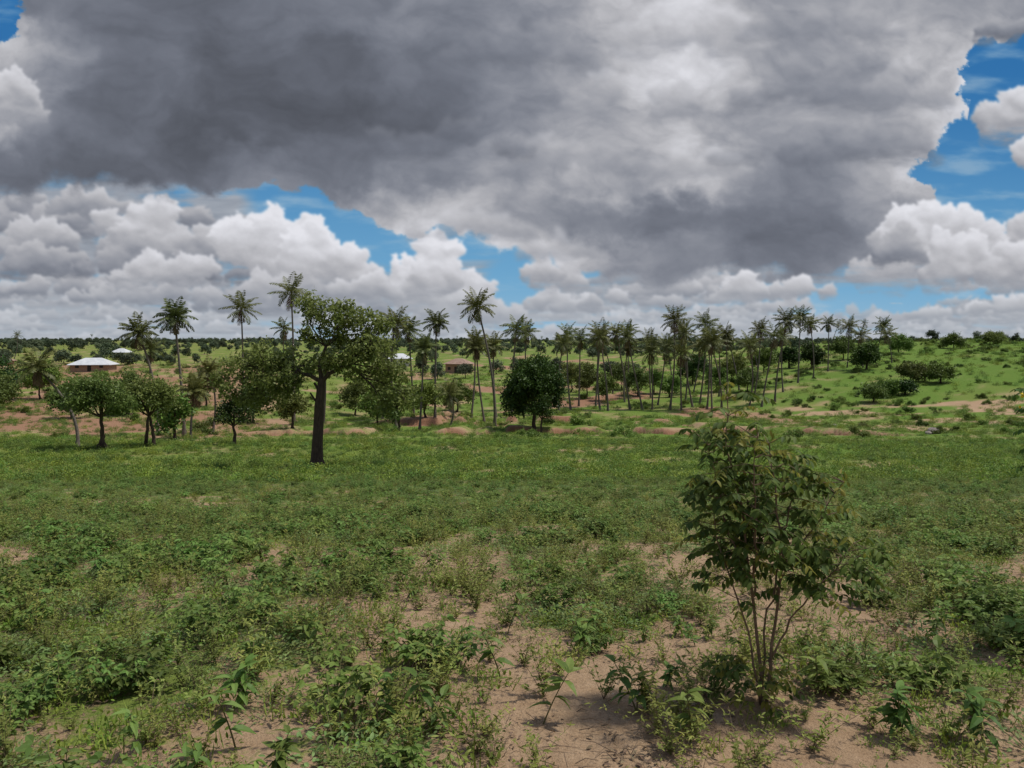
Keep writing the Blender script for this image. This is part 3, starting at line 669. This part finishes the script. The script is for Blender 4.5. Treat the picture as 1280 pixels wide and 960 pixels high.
scatter('grass_tufts',c_grass,x,y,rng.uniform(.4,1.0,len(x))*(1+.5*ss(15,60,y)))
x,y=dens([(1.9,6,10),(6,12,4)],lambda x,y:.6+0*x)
scatter('dry_litter',c_lit,x,y,rng.uniform(.5,1.1,len(x)),.05,.004)
x,y=dens([(30,75,2.4),(75,130,.8),(130,260,.14)],lambda x,y:(.25+.75*ss(.0,.3,fbm(x/5,y/6,3,44)+.12))*offgully(x,y))
scatter('herb_clumps',c_clump,x,y,rng.uniform(.6,1.5,len(x))*(1+1.2*ss(60,200,y)))
x,y=dens([(78,130,.022),(130,300,.032)],lambda x,y:(.25+.75*ss(-.1,.2,fbm(x/20,y/25,3,46)))*offgully(x,y)*(.3+.8*ss(.1,.4,x/y)+.25*ss(.2,.5,-x/y)))
scatter('scattered_bushes',c_bush,x,y,rng.uniform(.6,1.8,len(x))*rng.uniform(.6,1.1,len(x)))
x,y=dens([(225,330,.003),(330,600,.0055),(600,1500,.0026)],lambda x,y:(.15+.85*ss(-.1,.25,fbm(x/60,y/60,3,48)))*(1-.5*ss(.25,.4,x/y)*(y<400)))
scatter('distant_trees',c_far,x,y,rng.uniform(2.2,6.0,len(x))*(1+.3*ss(400,1200,y)))
x,y=dens([(230,420,.0002),(420,900,.00006)],lambda x,y:ss(-.1,.2,fbm(x/70,y/70,3,49)+.1)*(x/y<.5))
scatter('distant_palms',c_fpalm,x,y,rng.uniform(.5,.85,len(x)))

# ---------------------------------------------------------------- houses
M_tin=roughmat('tin_roof',(.50,.52,.54),(.68,.69,.70),.8,.45,.1)
M_rust=roughmat('rusty_roof',(.22,.13,.09),(.36,.25,.19),1.2,.7,.1)
M_mud=roughmat('mud_wall',(.26,.17,.11),(.38,.26,.18),2)
M_white=roughmat('lime_wall',(.5,.47,.42),(.65,.62,.56),2)
M_dark=roughmat('dark_opening',(.02,.018,.016),(.04,.035,.03),3)
def boxm(name,lo,hi,mat,par):
    lo=np.array(lo,float);hi=np.array(hi,float)
    v=np.array([[x,y,z] for z in (lo[2],hi[2]) for x,y in ((lo[0],lo[1]),(hi[0],lo[1]),(hi[0],hi[1]),(lo[0],hi[1]))])
    q=np.array([[3,2,1,0],[4,5,6,7],[0,1,5,4],[1,2,6,5],[2,3,7,6],[3,0,4,7]])
    o=bpy.data.objects.new(name,mkmesh(name,v,q,[mat]));scene.collection.objects.link(o);o.parent=par
def house(name,b,d,w,dp,h,roof,wall,rot,rh=1.6):
    x=b*d;e=bpy.data.objects.new(name,None);scene.collection.objects.link(e);e.location=(x,d,Hs(x,d)-.1);e.rotation_euler=(0,0,rot)
    boxm('walls',(-w/2,-dp/2,-.8),(w/2,dp/2,h),wall,e)
    o_=.7;a=w/2+o_;c=dp/2+o_;r=w/2-dp/2*.8;zz=h-.1
    v=np.array([[-a,-c,zz],[a,-c,zz],[a,c,zz],[-a,c,zz],[-r,0,h+rh],[r,0,h+rh],[r+.001,0,h+rh],[-r-.001,0,h+rh],[-a,-c,zz-.12],[a,-c,zz-.12],[a,c,zz-.12],[-a,c,zz-.12]])
    q=np.array([[0,1,5,4],[2,3,4,5],[1,2,6,5],[3,0,4,7],[8,9,1,0],[9,10,2,1],[10,11,3,2],[11,8,0,3]])
    o=bpy.data.objects.new('roof',mkmesh('roof',v,q,[roof]));scene.collection.objects.link(o);o.parent=e
    boxm('door',(-.5,-dp/2-.03,0),(.5,-dp/2-.003,2.05),M_dark,e)
    for i,wx_ in enumerate((-w*.32,w*.32)):boxm('window_%d'%(i+1),(wx_-.5,-dp/2-.03,1.0),(wx_+.5,-dp/2-.003,1.9),M_dark,e)
house('tin_roof_house',-.531,225,10,7,2.0,M_tin,M_mud,.15,1.8)
house('tin_roof_house',-.495,340,6,5,2.2,M_tin,M_white,-.1)
house('tin_roof_house',-.142,270,7,6,2.8,M_tin,M_white,.2)
house('mud_house',-.067,250,7,6,3.0,M_rust,M_mud,-.3)
house('tin_roof_house',-.655,260,8,7,2.0,M_rust,M_mud,.1)
# boulders on the right
M_rock=roughmat('rock',(.16,.13,.11),(.36,.31,.27),3,.9,.8)
u=np.linspace(0,np.pi,14);w=np.linspace(0,2*np.pi,22,endpoint=False);U,W=np.meshgrid(u,w,indexing='ij')
rr=1+.22*fbm(U*1.6,np.cos(W)*1.4+np.sin(W)*.6,4,55)
v=np.stack([.75*rr*np.sin(U)*np.cos(W),.55*rr*np.sin(U)*np.sin(W),.42*rr*np.cos(U)],-1).reshape(-1,3)
i=np.arange(13)[:,None]*22;j=np.arange(22)[None];k=(j+1)%22;q=np.stack([i+j,i+k,i+22+k,i+22+j],-1).reshape(-1,4)
for b,d,s in ((.538,92,1.1),(.531,91,.6),(.41,104,.7)):
    o=bpy.data.objects.new('boulder',mkmesh('boulder',v,q,[M_rock]));scene.collection.objects.link(o);o.location=(b*d,d,Hs(b*d,d)+.25*s);o.scale=(s,s,s);o.rotation_euler=(0,.1,b*9)

# ---------------------------------------------------------------- light, camera
SE,SA=64,80   # sun elevation, azimuth clockwise from +Y
w=bpy.data.worlds.new('World');scene.world=w;w.use_nodes=True;nt=w.node_tree
bg=nt.nodes['Background'];sk=nt.nodes.new('ShaderNodeTexSky');sk.sky_type='NISHITA';sk.sun_disc=False;sk.sun_elevation=R(SE);sk.sun_rotation=R(SA)
nt.links.new(sk.outputs[0],bg.inputs[0]);bg.inputs[1].default_value=.15
ld=bpy.data.lights.new('sun','SUN');ld.energy=3.3;ld.angle=R(4.0);ld.color=(1,.95,.85)
so=bpy.data.objects.new('sun',ld);scene.collection.objects.link(so)
dv=Vector((math.cos(R(SE))*math.sin(R(SA)),math.cos(R(SE))*math.cos(R(SA)),math.sin(R(SE))))
so.rotation_euler=dv.to_track_quat('Z','Y').to_euler();so.location=(0,0,40)
cd=bpy.data.cameras.new('camera');cd.sensor_width=36;cd.lens=27.7;cd.clip_start=.05;cd.clip_end=20000
co=bpy.data.objects.new('camera',cd);scene.collection.objects.link(co);co.location=(0,0,1.6);co.rotation_euler=(R(90-3.2),0,0)
scene.camera=co
scene.view_settings.view_transform='Standard';scene.view_settings.look='None';scene.view_settings.exposure=0
